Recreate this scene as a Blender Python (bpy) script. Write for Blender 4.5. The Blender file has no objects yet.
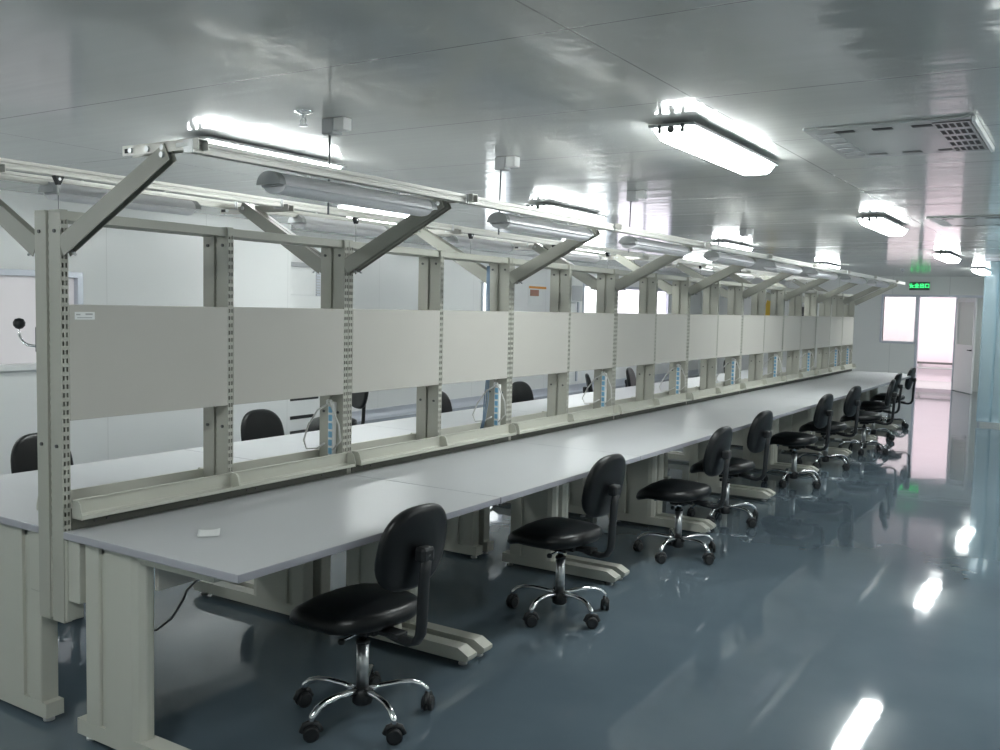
import bpy, bmesh, math, random
from mathutils import Vector, Matrix
random.seed(7)
scn = bpy.context.scene
COL = scn.collection
PI = math.pi

# ------------------------------------------------------------------ materials
def new_mat(name):
    m = bpy.data.materials.new(name); m.use_nodes = True
    nt = m.node_tree
    b = nt.nodes['Principled BSDF']
    return m, nt, b

def plain(name, col, rough=0.5, metal=0.0, spec=0.5, coat=0.0, noise=0.0, nscale=6.0, bump=0.0, bscale=200.0):
    m, nt, b = new_mat(name)
    b.inputs['Base Color'].default_value = (*col, 1)
    b.inputs['Roughness'].default_value = rough
    b.inputs['Metallic'].default_value = metal
    b.inputs['Specular IOR Level'].default_value = spec
    b.inputs['Coat Weight'].default_value = coat
    b.inputs['Coat Roughness'].default_value = 0.06
    tc = nt.nodes.new('ShaderNodeTexCoord')
    if noise > 0:
        n = nt.nodes.new('ShaderNodeTexNoise'); n.inputs['Scale'].default_value = nscale
        n.inputs['Detail'].default_value = 4
        mx = nt.nodes.new('ShaderNodeMix'); mx.data_type = 'RGBA'
        mx.inputs['A'].default_value = (*[c * (1 - noise) for c in col], 1)
        mx.inputs['B'].default_value = (*[min(1, c * (1 + noise)) for c in col], 1)
        nt.links.new(tc.outputs['Object'], n.inputs['Vector'])
        nt.links.new(n.outputs['Fac'], mx.inputs['Factor'])
        nt.links.new(mx.outputs['Result'], b.inputs['Base Color'])
    if bump > 0:
        n2 = nt.nodes.new('ShaderNodeTexNoise'); n2.inputs['Scale'].default_value = bscale
        bp = nt.nodes.new('ShaderNodeBump'); bp.inputs['Strength'].default_value = bump
        bp.inputs['Distance'].default_value = 0.002
        nt.links.new(tc.outputs['Object'], n2.inputs['Vector'])
        nt.links.new(n2.outputs['Fac'], bp.inputs['Height'])
        nt.links.new(bp.outputs['Normal'], b.inputs['Normal'])
    return m

def emit(name, col, strength):
    m, nt, b = new_mat(name)
    b.inputs['Base Color'].default_value = (*col, 1)
    b.inputs['Emission Color'].default_value = (*col, 1)
    b.inputs['Emission Strength'].default_value = strength
    b.inputs['Roughness'].default_value = 0.3
    return m

def lines_mat(name, col, rough, pitch, axis, coat=0.0, spec=0.5, wav=0.0, seam_dark=0.55, pitch2=None, axis2=None, off=0.0, off2=0.0):
    """smooth painted sheet panels: thin dark joints at a pitch along one or two axes, slight waviness of the sheet"""
    m, nt, b = new_mat(name)
    L = nt.links.new
    b.inputs['Roughness'].default_value = rough
    b.inputs['Specular IOR Level'].default_value = spec
    b.inputs['Coat Weight'].default_value = coat
    b.inputs['Coat Roughness'].default_value = 0.08
    tc = nt.nodes.new('ShaderNodeTexCoord')
    sep = nt.nodes.new('ShaderNodeSeparateXYZ'); L(tc.outputs['Object'], sep.inputs[0])
    def seam(ax, p, o):
        ad = nt.nodes.new('ShaderNodeMath'); ad.operation = 'ADD'; ad.inputs[1].default_value = 100 * p - o
        L(sep.outputs[ax], ad.inputs[0])
        md = nt.nodes.new('ShaderNodeMath'); md.operation = 'MODULO'; md.inputs[1].default_value = p
        L(ad.outputs[0], md.inputs[0])
        lt = nt.nodes.new('ShaderNodeMath'); lt.operation = 'LESS_THAN'; lt.inputs[1].default_value = 0.008
        L(md.outputs[0], lt.inputs[0])
        return lt.outputs[0]
    s = seam(axis, pitch, off)
    if pitch2:
        s2 = seam(axis2, pitch2, off2)
        mx = nt.nodes.new('ShaderNodeMath'); mx.operation = 'MAXIMUM'; L(s, mx.inputs[0]); L(s2, mx.inputs[1]); s = mx.outputs[0]
    n = nt.nodes.new('ShaderNodeTexNoise'); n.inputs['Scale'].default_value = 0.7; n.inputs['Detail'].default_value = 3
    L(tc.outputs['Object'], n.inputs['Vector'])
    c1 = nt.nodes.new('ShaderNodeMix'); c1.data_type = 'RGBA'
    c1.inputs['A'].default_value = (*[c * 0.94 for c in col], 1); c1.inputs['B'].default_value = (*[min(1, c * 1.05) for c in col], 1)
    L(n.outputs['Fac'], c1.inputs['Factor'])
    c2 = nt.nodes.new('ShaderNodeMix'); c2.data_type = 'RGBA'
    c2.inputs['B'].default_value = (*[c * seam_dark for c in col], 1)
    L(c1.outputs['Result'], c2.inputs['A']); L(s, c2.inputs['Factor'])
    L(c2.outputs['Result'], b.inputs['Base Color'])
    if wav > 0:
        mp = nt.nodes.new('ShaderNodeMapping')
        mp.inputs['Scale'].default_value = (0.3, 5.5, 1) if axis == 1 else (2.6, 0.25, 1)
        L(tc.outputs['Object'], mp.inputs['Vector'])
        n3 = nt.nodes.new('ShaderNodeTexNoise'); n3.inputs['Scale'].default_value = 1.0; n3.inputs['Detail'].default_value = 2.5
        L(mp.outputs['Vector'], n3.inputs['Vector'])
        bp = nt.nodes.new('ShaderNodeBump'); bp.inputs['Strength'].default_value = 1.0; bp.inputs['Distance'].default_value = wav
        L(n3.outputs['Fac'], bp.inputs['Height'])
        bp2 = nt.nodes.new('ShaderNodeBump'); bp2.inputs['Strength'].default_value = 0.4; bp2.inputs['Distance'].default_value = -0.002
        L(s, bp2.inputs['Height']); L(bp.outputs['Normal'], bp2.inputs['Normal'])
        L(bp2.outputs['Normal'], b.inputs['Normal'])
    return m

M = {}
M['coat'] = plain('cream grey powder coat', (0.55, 0.55, 0.485), 0.42, noise=0.04, bump=0.05)
M['post'] = plain('olive grey post paint', (0.43, 0.43, 0.375), 0.42, noise=0.04, bump=0.05)
M['arm'] = plain('grey arm paint', (0.34, 0.34, 0.295), 0.42, noise=0.04)
M['rail'] = plain('grey aluminium rail', (0.60, 0.59, 0.55), 0.32, metal=0.25)
M['board'] = plain('grey laminate board', (0.50, 0.485, 0.445), 0.5, noise=0.03, nscale=2)
M['top'] = plain('pale grey worktop laminate', (0.52, 0.53, 0.545), 0.38, noise=0.03, nscale=3)
M['edge'] = plain('worktop edge band', (0.40, 0.40, 0.44), 0.45)
M['gap_shade'] = plain('painted gap shade', (0.10, 0.105, 0.085), 0.6)
M['lampbody'] = plain('white lamp housing', (0.88, 0.87, 0.90), 0.35, noise=0.02)
M['lampcap'] = plain('grey lamp end cap', (0.45, 0.46, 0.47), 0.5)
M['chrome'] = plain('chrome', (0.82, 0.83, 0.85), 0.10, metal=1.0)
M['steel'] = plain('brushed steel', (0.60, 0.61, 0.62), 0.28, metal=1.0)
M['leather'] = plain('black leatherette', (0.006, 0.007, 0.008), 0.34, spec=0.4, bump=0.25, bscale=260)
M['blackplastic'] = plain('black plastic', (0.016, 0.018, 0.02), 0.45, bump=0.1)
M['greyplastic'] = plain('dark grey plastic', (0.10, 0.10, 0.10), 0.5)
M['white'] = plain('white enamel', (0.80, 0.81, 0.80), 0.4)
M['blue'] = plain('blue socket plastic', (0.20, 0.46, 0.66), 0.35)
M['bluecable'] = plain('blue grey cable', (0.20, 0.29, 0.40), 0.5)
M['cable'] = plain('pale cable', (0.62, 0.62, 0.60), 0.5)
M['greycable'] = plain('dark grey cable', (0.12, 0.13, 0.14), 0.5)
M['paper'] = plain('white paper', (0.82, 0.83, 0.82), 0.7, noise=0.03, nscale=20)
M['label_ink'] = plain('faded grey print', (0.45, 0.45, 0.45), 0.7)
M['orange'] = plain('orange print', (0.75, 0.30, 0.03), 0.5)
M['brownprint'] = plain('brown red print', (0.40, 0.18, 0.12), 0.5)
M['yellow'] = plain('yellow plastic', (0.62, 0.42, 0.02), 0.45)
M['alu'] = plain('anodised aluminium frame', (0.55, 0.58, 0.64), 0.35, metal=0.4)
M['wall'] = lines_mat('white wall panels', (0.80, 0.81, 0.80), 0.32, 1.15, 1, coat=0.1, seam_dark=0.86)
M['wallfar'] = lines_mat('white end wall panels', (0.78, 0.80, 0.77), 0.35, 1.15, 0, coat=0.1, seam_dark=0.72, off=0.3)
M['ceil'] = lines_mat('glossy ceiling panels', (0.62, 0.635, 0.615), 0.11, 1.10, 1, coat=0.0, spec=0.5, wav=0.0035, pitch2=3.6, axis2=0, off=0.72, off2=1.56, seam_dark=0.5)
M['corridor'] = plain('pale pink corridor wall', (0.80, 0.72, 0.78), 0.5)
M['green'] = emit('lit green lettering', (0.04, 0.95, 0.22), 0.8)
M['signface'] = plain('dark green sign face', (0.01, 0.10, 0.04), 0.3)
M['diffuser'] = emit('lit lamp diffuser', (0.94, 0.99, 0.98), 13.0)
M['dark'] = plain('dark opening', (0.02, 0.022, 0.024), 0.6)
M['acface'] = plain('grey air outlet panel', (0.42, 0.44, 0.44), 0.22, spec=0.7)

def floor_mat():
    m, nt, b = new_mat('blue grey epoxy floor'); L = nt.links.new
    b.inputs['Roughness'].default_value = 0.05
    b.inputs['Specular IOR Level'].default_value = 0.55
    tc = nt.nodes.new('ShaderNodeTexCoord')
    n = nt.nodes.new('ShaderNodeTexNoise'); n.inputs['Scale'].default_value = 1.3; n.inputs['Detail'].default_value = 5
    L(tc.outputs['Object'], n.inputs['Vector'])
    r = nt.nodes.new('ShaderNodeValToRGB')
    r.color_ramp.elements[0].position = 0.3; r.color_ramp.elements[0].color = (0.095, 0.130, 0.158, 1)
    r.color_ramp.elements[1].position = 0.75; r.color_ramp.elements[1].color = (0.125, 0.165, 0.195, 1)
    L(n.outputs['Fac'], r.inputs['Fac']); L(r.outputs['Color'], b.inputs['Base Color'])
    n2 = nt.nodes.new('ShaderNodeTexNoise'); n2.inputs['Scale'].default_value = 2.2; n2.inputs['Detail'].default_value = 3
    L(tc.outputs['Object'], n2.inputs['Vector'])
    bp = nt.nodes.new('ShaderNodeBump'); bp.inputs['Strength'].default_value = 1.0; bp.inputs['Distance'].default_value = 0.0014
    L(n2.outputs['Fac'], bp.inputs['Height']); L(bp.outputs['Normal'], b.inputs['Normal'])
    return m
M['floor'] = floor_mat()

def grazing(nt, lo, amp):
    """sheet reflectance that grows towards grazing view, the same from both faces"""
    lw = nt.nodes.new('ShaderNodeLayerWeight'); lw.inputs['Blend'].default_value = 0.5
    pw = nt.nodes.new('ShaderNodeMath'); pw.operation = 'POWER'; pw.inputs[1].default_value = 4.0
    nt.links.new(lw.outputs['Facing'], pw.inputs[0])
    ma = nt.nodes.new('ShaderNodeMath'); ma.operation = 'MULTIPLY_ADD'; ma.inputs[1].default_value = amp; ma.inputs[2].default_value = lo
    nt.links.new(pw.outputs[0], ma.inputs[0])
    return ma.outputs[0]

def pvc_mat():
    m, nt, b = new_mat('clear bluish strip plastic'); L = nt.links.new
    nt.nodes.remove(b)
    out = nt.nodes['Material Output']
    tr = nt.nodes.new('ShaderNodeBsdfTransparent'); tr.inputs['Color'].default_value = (0.90, 0.965, 0.985, 1)
    gl = nt.nodes.new('ShaderNodeBsdfGlossy'); gl.inputs['Roughness'].default_value = 0.12; gl.inputs['Color'].default_value = (0.9, 0.96, 1, 1)
    df = nt.nodes.new('ShaderNodeBsdfTranslucent'); df.inputs['Color'].default_value = (0.70, 0.86, 0.93, 1)
    d2 = nt.nodes.new('ShaderNodeBsdfDiffuse'); d2.inputs['Color'].default_value = (0.66, 0.82, 0.90, 1)
    a = nt.nodes.new('ShaderNodeMixShader'); a.inputs[0].default_value = 0.5; L(df.outputs[0], a.inputs[1]); L(d2.outputs[0], a.inputs[2])
    mx = nt.nodes.new('ShaderNodeMixShader'); mx.inputs[0].default_value = 0.34
    L(tr.outputs[0], mx.inputs[1]); L(a.outputs[0], mx.inputs[2])
    m2 = nt.nodes.new('ShaderNodeMixShader'); L(grazing(nt, .03, .45), m2.inputs[0])
    L(mx.outputs[0], m2.inputs[1]); L(gl.outputs[0], m2.inputs[2])
    L(m2.outputs[0], out.inputs['Surface'])
    return m
M['pvc'] = pvc_mat()

def glass_mat(name, tint, milky, tl_col=0.85):
    m, nt, b = new_mat(name); L = nt.links.new
    nt.nodes.remove(b); out = nt.nodes['Material Output']
    tr = nt.nodes.new('ShaderNodeBsdfTransparent'); tr.inputs['Color'].default_value = (*tint, 1)
    gl = nt.nodes.new('ShaderNodeBsdfGlossy'); gl.inputs['Roughness'].default_value = 0.02
    tl = nt.nodes.new('ShaderNodeBsdfTranslucent'); tl.inputs['Color'].default_value = (tl_col, tl_col * .97, tl_col, 1)
    a = nt.nodes.new('ShaderNodeMixShader'); a.inputs[0].default_value = milky
    L(tr.outputs[0], a.inputs[1]); L(tl.outputs[0], a.inputs[2])
    m2 = nt.nodes.new('ShaderNodeMixShader'); L(grazing(nt, .03, .5), m2.inputs[0])
    L(a.outputs[0], m2.inputs[1]); L(gl.outputs[0], m2.inputs[2]); L(m2.outputs[0], out.inputs['Surface'])
    return m
M['glass'] = glass_mat('clear window glass', (0.92, 0.95, 0.93), 0.0)
M['frosted'] = glass_mat('frosted glass for a daylit wall', (0.6, 0.56, 0.6), 0.9, 0.85)
M['milky'] = glass_mat('milky window glass', (0.9, 0.88, 0.9), 0.75)

# ------------------------------------------------------------------ mesh helpers
class MB:
    """collects shapes with material slots, built as ONE mesh object"""
    def __init__(s): s.bm = bmesh.new(); s.mats = []
    def _mi(s, m):
        if m is None: return 0
        if m not in s.mats: s.mats.append(m)
        return s.mats.index(m)
    def box(s, x0, x1, y0, y1, z0, z1, m=None, bev=0.0, seg=2, mat=None):
        b = bmesh.new()
        bmesh.ops.create_cube(b, size=1)
        for v in b.verts:
            v.co = Vector((x0 + (v.co.x + .5) * (x1 - x0), y0 + (v.co.y + .5) * (y1 - y0), z0 + (v.co.z + .5) * (z1 - z0)))
        if bev > 0:
            bmesh.ops.bevel(b, geom=b.edges[:], offset=bev, segments=seg, affect='EDGES', profile=0.5)
        s.add(b, m, mat); return s
    def add(s, b, m=None, mat=None, smooth=False):
        if mat is not None: bmesh.ops.transform(b, matrix=mat, verts=b.verts[:])
        i = s._mi(m)
        vm = {v: s.bm.verts.new(v.co) for v in b.verts}
        for f in b.faces:
            try: nf = s.bm.faces.new([vm[v] for v in f.verts])
            except ValueError: continue
            nf.material_index = i; nf.smooth = f.smooth or smooth
        b.free()
    def cyl(s, p0, p1, r0, r1=None, m=None, n=16, cap=True, smooth=True):
        r1 = r0 if r1 is None else r1
        p0 = Vector(p0); p1 = Vector(p1); d = (p1 - p0)
        q = d.normalized().to_track_quat('Z', 'Y').to_matrix()
        i = s._mi(m); A = []; B = []
        for k in range(n):
            a = 2 * PI * k / n; o = Vector((math.cos(a), math.sin(a), 0))
            A.append(s.bm.verts.new(p0 + q @ (o * r0))); B.append(s.bm.verts.new(p1 + q @ (o * r1)))
        for k in range(n):
            f = s.bm.faces.new([A[k], A[(k + 1) % n], B[(k + 1) % n], B[k]]); f.material_index = i; f.smooth = smooth
        if cap:
            f = s.bm.faces.new(A[::-1]); f.material_index = i
            f = s.bm.faces.new(B); f.material_index = i
        return s
    def tube(s, pts, r, m=None, n=10, radii=None, flat=1.0):
        """round (or flattened) tube through the points"""
        pts = [Vector(p) for p in pts]; i = s._mi(m); rings = []
        up = None
        for k, p in enumerate(pts):
            t = (pts[min(k + 1, len(pts) - 1)] - pts[max(k - 1, 0)]).normalized()
            if up is None:
                up = Vector((0, 0, 1)) if abs(t.z) < 0.9 else Vector((0, 1, 0))
            u = (up - t * up.dot(t)).normalized(); w = t.cross(u); up = u
            rr = radii[k] if radii else r
            rings.append([s.bm.verts.new(p + u * (math.cos(2 * PI * j / n) * rr * flat) + w * (math.sin(2 * PI * j / n) * rr)) for j in range(n)])
        for a, b in zip(rings, rings[1:]):
            for j in range(n):
                f = s.bm.faces.new([a[j], a[(j + 1) % n], b[(j + 1) % n], b[j]]); f.material_index = i; f.smooth = True
        f = s.bm.faces.new(rings[0][::-1]); f.material_index = i
        f = s.bm.faces.new(rings[-1]); f.material_index = i
        return s
    def prism(s, prof, axis, a0, a1, m=None, smooth=False):
        """closed polygon profile extruded along an axis; prof gives the two other coordinates in xyz order"""
        i = s._mi(m)
        def mk(p, a):
            c = list(p); c.insert('xyz'.index(axis), a); return s.bm.verts.new(c)
        A = [mk(p, a0) for p in prof]; B = [mk(p, a1) for p in prof]; n = len(prof)
        for k in range(n):
            f = s.bm.faces.new([A[k], A[(k + 1) % n], B[(k + 1) % n], B[k]]); f.material_index = i; f.smooth = smooth
        for L in (A[::-1], B):
            f = s.bm.faces.new(L); f.material_index = i
        return s
    def lathe(s, prof, c=(0, 0, 0), m=None, n=24):
        i = s._mi(m); c = Vector(c); rings = []
        for r, z in prof:
            if r < 1e-6: rings.append([s.bm.verts.new(c + Vector((0, 0, z)))])
            else: rings.append([s.bm.verts.new(c + Vector((r * math.cos(2 * PI * k / n), r * math.sin(2 * PI * k / n), z))) for k in range(n)])
        for a, b in zip(rings, rings[1:]):
            for k in range(n):
                k2 = (k + 1) % n
                if len(a) == 1 and len(b) == 1: continue
                vs = [a[0], b[k2], b[k]] if len(a) == 1 else ([a[k], a[k2], b[0]] if len(b) == 1 else [a[k], a[k2], b[k2], b[k]])
                f = s.bm.faces.new(vs); f.material_index = i; f.smooth = True
        return s
    def quad(s, vs, m=None):
        f = s.bm.faces.new([s.bm.verts.new(v) for v in vs]); f.material_index = s._mi(m); return s
    def mesh(s, name):
        bmesh.ops.recalc_face_normals(s.bm, faces=s.bm.faces[:])
        me = bpy.data.meshes.new(name); s.bm.to_mesh(me); s.bm.free()
        for m in s.mats: me.materials.append(m)
        return me
    def build(s, name, parent=None, m=None):
        me = s.mesh(name)
        if m is not None and not me.materials: me.materials.append(m)
        return link(name, me, parent)

def link(name, data, parent=None):
    o = bpy.data.objects.new(name, data); COL.objects.link(o)
    if parent is not None: o.parent = parent
    return o
def tag(o, label, cat, group=None):
    o['label'] = label; o['category'] = cat
    if group: o['group'] = group
    return o
def thing(name, label, cat, loc=(0, 0, 0), rz=0.0, group=None):
    o = bpy.data.objects.new(name, None); COL.objects.link(o)
    o.location = loc; o.rotation_euler = (0, 0, rz); o.empty_display_size = 0.1
    return tag(o, label, cat, group)
def struct(mb, name, parent=None, m=None):
    o = mb.build(name, parent, m)
    if parent is None: o['kind'] = 'structure'
    return o
def dup(root, loc, rz, label, group=None, cat=None):
    r = root.copy(); COL.objects.link(r); r.location = loc; r.rotation_euler = (0, 0, rz)
    r['label'] = label
    if group: r['group'] = group
    def rec(src, dst):
        for ch in list(src.children):
            c = ch.copy(); COL.objects.link(c); c.parent = dst; rec(ch, c)
    rec(root, r)
    return r
ORD = ['nearest', 'second', 'third', 'fourth', 'fifth', 'sixth', 'seventh', 'eighth', 'ninth']

# ------------------------------------------------------------------ dimensions
H = 2.45                      # ceiling
XL, XR, YN, YF = -5.3, 4.6, -3.6, 20.4
U = 1.478                     # one bench
NB = 9

# ------------------------------------------------------------------ the room
b = MB(); b.box(XL - .1, XR + .1, YN - .1, YF + .1, -0.1, 0, M['floor']); struct(b, 'floor')
b = MB(); b.box(XL - .1, XR + .1, YN - .1, YF + .1, H, H + .1, M['ceil']); struct(b, 'ceiling')
b = MB(); b.box(XR, XR + .1, YN, YF, 0, H, M['wall']); struct(b, 'wall_right')
b = MB(); b.box(XL, XR, YN - .1, YN, 0, H, M['wallfar']); struct(b, 'wall_near')

def wall_with_holes(name, axis, a0, a1, t0, t1, holes, m):
    """holes: (a_lo, a_hi, z_lo, z_hi), sorted along the wall"""
    b = MB()
    def put(lo, hi, z0, z1):
        if hi - lo < 1e-4 or z1 - z0 < 1e-4: return
        if axis == 'y': b.box(t0, t1, lo, hi, z0, z1, m)
        else: b.box(lo, hi, t0, t1, z0, z1, m)
    cur = a0
    for lo, hi, z0, z1 in holes:
        put(cur, lo, 0, H); put(lo, hi, 0, z0); put(lo, hi, z1, H); cur = hi
    put(cur, a1, 0, H)
    return struct(b, name)
XP, YP = -4.72, 5.80          # the near stretch of the left wall stands forward up to here
WP = [(1.0, 3.16, 0.985, 1.755)]
WL = [(10.62, 11.35, 0.95, 2.02), (14.12, 15.15, 0.95, 2.02), (15.5, 18.3, 0.95, 2.02)]  # last opening is added; its bright pane stands for a daylit wall
wall_with_holes('wall_left', 'y', YP, YF, XL - .08, XL, WL, M['wall'])
o = wall_with_holes('wall_left_near', 'y', YN, YP, XP - .08, XP, WP, M['wall'])
b = MB(); b.box(XL - .08, XP - .08, YP - .08, YP, 0, H, M['wall']); struct(b, 'wall_left_return')
for i, (lo, hi, z0, z1) in enumerate(WP + WL):
    xx = XP if i == 0 else XL
    b = MB(); t = 0.045; x0, x1 = xx - .075, xx + .018
    b.box(x0, x1, lo - t, lo + .01, z0 - t, z1 + t, M['alu'], .004); b.box(x0, x1, hi - .01, hi + t, z0 - t, z1 + t, M['alu'], .004)
    b.box(x0, x1, lo, hi, z1 - .01, z1 + t, M['alu'], .004); b.box(x0, x1 + .03, lo - t, hi + t, z0 - t, z0 + .01, M['white'], .004)
    if i == 3: b.box(x0 + .02, x1 - .02, (lo + hi) / 2 - .02, (lo + hi) / 2 + .02, z0, z1, M['alu'], .003)
    o = struct(b, 'window_%d' % (i + 1))
    p = MB(); p.box(xx - .045, xx - .039, lo, hi, z0, z1, M['milky'] if i == 0 else M['frosted'] if i == 3 else M['glass']); p.build('pane', o)
# room next door, seen through the first window of the left wall
b = MB(); x1 = XP - .081
b.box(XL - 2.6, XL - 2.5, .2, 5.2, 0, H, M['wall']); b.box(XL - 2.5, x1, .1, .2, 0, H, M['wall']); b.box(XL - 2.5, x1, 5.2, 5.3, 0, H, M['wall'])
b.box(XL - 2.6, x1, .1, 5.3, -.2, -.1, M['white']); b.box(XL - 2.6, x1, .1, 5.3, H + .1, H + .18, M['white'])
struct(b, 'wall_side_room')
# coved skirting
b = MB()
pr = [(XL, 0.0), (XL + .05, 0.0), (XL + .022, .03), (XL + .012, .075), (XL + .010, .135), (XL, .14)]
b.prism([(p[0], p[1]) for p in pr], 'y', YP, YF, M['alu']); struct(b, 'baseboard_left')

# end wall with glazed bay and double door
FX0, FX1 = -0.30, 0.46
WX0, WX1 = -1.02, -0.36
wall_with_holes('wall_far', 'x', XL, XR, YF, YF + .1, [(WX0, WX1, 1.02, 2.0), (FX0, FX1, 0, 2.0)], M['wallfar'])
b = MB(); t = .05
b.box(WX0 - t, WX0, YF - .02, YF + .1, .98, 2.05, M['alu'], .004); b.box(WX1, WX1 + .03, YF - .02, YF + .1, .98, 2.05, M['alu'], .004)
b.box(WX0, WX1, YF - .02, YF + .1, 2.0, 2.05, M['alu'], .004); b.box(WX0, WX1, YF - .02, YF + .1, .97, 1.02, M['alu'], .004)
o = struct(b, 'window_5'); p = MB(); p.box(WX0, WX1, YF + .03, YF + .036, 1.02, 2.0, M['glass']); p.build('pane', o)
b = MB()
b.box(FX0 - .03, FX0 + .02, YF - .025, YF + .11, 0, 2.05, M['alu'], .004); b.box(FX1 - .02, FX1 + .05, YF - .025, YF + .11, 0, 2.05, M['alu'], .004)
b.box(FX0, FX1, YF - .025, YF + .11, 2.0, 2.05, M['alu'], .004)
struct(b, 'trim_1')
b = MB(); b.box(.98, 1.03, YF - .03, YF, 0, 2.05, M['alu'], .004); b.box(.5, 1.03, YF - .03, YF, 2.0, 2.05, M['alu'], .004); struct(b, 'trim_2')
# open door leaf, swung towards the room
ang = math.radians(-62)
leaf = bpy.data.objects.new('door_1', None); COL.objects.link(leaf); leaf['kind'] = 'structure'
leaf.location = (FX1 + .03, YF - .04, 0); leaf.rotation_euler = (0, 0, ang)
LWD = .92
b = MB(); b.box(0, LWD, -.02, .02, .01, 1.0, M['white'], .004)
b.box(0, .07, -.02, .02, 1.0, 1.98, M['white'], .004); b.box(LWD - .07, LWD, -.02, .02, 1.0, 1.98, M['white'], .004); b.box(.07, LWD - .07, -.02, .02, 1.90, 1.98, M['white'], .004)
b.build('leaf_panel', leaf)
b = MB(); b.box(.07, LWD - .07, -.004, .004, 1.0, 1.90, M['glass']); b.build('pane', leaf)
b = MB(); b.cyl((LWD - .06, -.02, .90), (LWD - .06, -.06, .90), .012, m=M['dark']); b.tube([(LWD - .06, -.06, .90), (LWD - .12, -.062, .90), (LWD - .18, -.06, .90)], .010, M['dark'])
b.cyl((LWD - .06, -.02, .90), (LWD - .06, -.026, .90), .028, m=M['steel']); b.build('handle', leaf)

# corridor behind the door
b = MB()
b.box(-4.0, 4.0, 23.2, 23.3, -.02, 2.75, M['corridor']); struct(b, 'wall_corridor')
b = MB(); b.box(-4.0, 4.0, YF + .1, 23.3, -.1, -.001, M['lampcap']); struct(b, 'floor_corridor')
b = MB(); b.box(-4.0, 4.0, YF + .1, 23.3, 2.72, 2.8, M['white']); b.box(-4.1, -4, YF + .1, 23.3, -.1, 2.8, M['corridor']); b.box(4, 4.1, YF + .1, 23.3, -.1, 2.8, M['corridor']); struct(b, 'ceiling_corridor')
b = MB(); b.box(-3.9, 3.9, 23.10, 23.14, .42, .47, M['greyplastic'], .006); b.box(-3.9, 3.9, 23.10, 23.14, .30, .345, M['lampcap'], .006)
for x in (-3, -1.5, -.6, .9, 2, 3): b.box(x - .015, x + .015, 23.12, 23.2, .29, .47, M['steel'])
tag(b.build('bumper_rail'), 'double grey bumper rail along the bright corridor wall beyond the doorway', 'rail')
la = bpy.data.lights.new('corridor_fill', 'AREA'); la.shape = 'RECTANGLE'; la.size = 5.5; la.size_y = 1.0; la.energy = 52; la.color = (1.0, .90, .90)  # added area light standing in for the corridor's daylight
lo = bpy.data.objects.new('corridor_fill', la); COL.objects.link(lo); lo.location = (0, 21.9, 2.68)

# exit sign
sg = thing('exit_sign', 'green lit emergency exit sign on the end wall above the bright doorway', 'sign', (-0.30, YF, 2.235))
b = MB(); b.box(-.205, .205, -.03, .001, -.085, .095, M['greyplastic'], .006); b.build('housing', sg)
b = MB(); b.box(-.195, .195, -.033, -.028, -.075, .085, M['signface']); b.build('sign_face', sg)
cu = bpy.data.curves.new('sign_text', 'FONT'); cu.body = '\u5b89\u5168\u51fa\u53e3'; cu.size = .105; cu.align_x = 'CENTER'; cu.align_y = 'CENTER'; cu.extrude = .001; cu.offset = .0012
to = bpy.data.objects.new('tmp_text', cu); COL.objects.link(to)
bpy.context.view_layer.update()
dg = bpy.context.evaluated_depsgraph_get()
tm = bpy.data.meshes.new_from_object(to.evaluated_get(dg)); bpy.data.objects.remove(to)
tm.materials.clear(); tm.materials.append(M['green'])
t = link('sign_lettering', tm, sg); t.location = (0, -.0345, .006); t.rotation_euler = (PI / 2, 0, 0); t['label'] = 'bright green characters'

# ------------------------------------------------------------------ workbenches
def slotted_plate(b, x, y0, y1, z0, z1, m):
    """front plate with two columns of punched slots, real holes into the hollow post"""
    w = y1 - y0
    ys = [y0, y0 + w * .16, y0 + w * .38, y0 + w * .62, y0 + w * .84, y1]
    zs = [z0]; z = z0 + .02
    while z + .017 < z1 - .012:
        zs += [z, z + .016]; z += .0301
    zs.append(z1)
    g = {}
    for i, y in enumerate(ys):
        for j, zz in enumerate(zs): g[i, j] = b.bm.verts.new((x, y, zz))
    mi = b._mi(m)
    for i in range(len(ys) - 1):
        for j in range(len(zs) - 1):
            if i in (1, 3) and j % 2 == 1: continue
            f = b.bm.faces.new([g[i, j], g[i + 1, j], g[i + 1, j + 1], g[i, j + 1]]); f.material_index = mi

def upright_mesh(sg, z0):
    """hollow post: front face on x=0, body behind it (sg=+1 aisle side)"""
    b = MB(); D = -.066 * sg; w = .030; z1 = 1.868; m = M['post']
    slotted_plate(b, 0, 0, w, z0, z1, m)
    b.quad([(0, 0, z0), (D, 0, z0), (D, 0, z1), (0, 0, z1)], m)
    b.quad([(0, w, z0), (D, w, z0), (D, w, z1), (0, w, z1)], m)
    b.quad([(D, 0, z0), (D, w, z0), (D, w, z1), (D, 0, z1)], m)
    b.quad([(0, 0, z1), (0, w, z1), (D, w, z1), (D, 0, z1)], m)
    b.quad([(0, 0, z0), (0, w, z0), (D, w, z0), (D, 0, z0)], m)
    b.box(min(0, D) + .003, max(0, D) - .003, -.002, w + .002, z1 - .003, z1 + .006, m, .002)
    for z in (1.800, 1.05):
        b.cyl((D * .45, -.0005, z), (D * .45, -.006, z), .0065, m=M['greyplastic'], n=10)
    return b.mesh('upright')
UPM = {1: upright_mesh(1, .42), -1: upright_mesh(-1, .42)}
def strip_mesh():
    b = MB(); z = .44
    b.box(-.0835, -.0665, .012, .016, .43, 1.86, M['post'])
    while z < 1.84:
        b.box(-.079, -.071, .006, .012, z, z + .014, M['post']); z += .0301
    return b.mesh('slotted_strip')
STM = strip_mesh()

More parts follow.
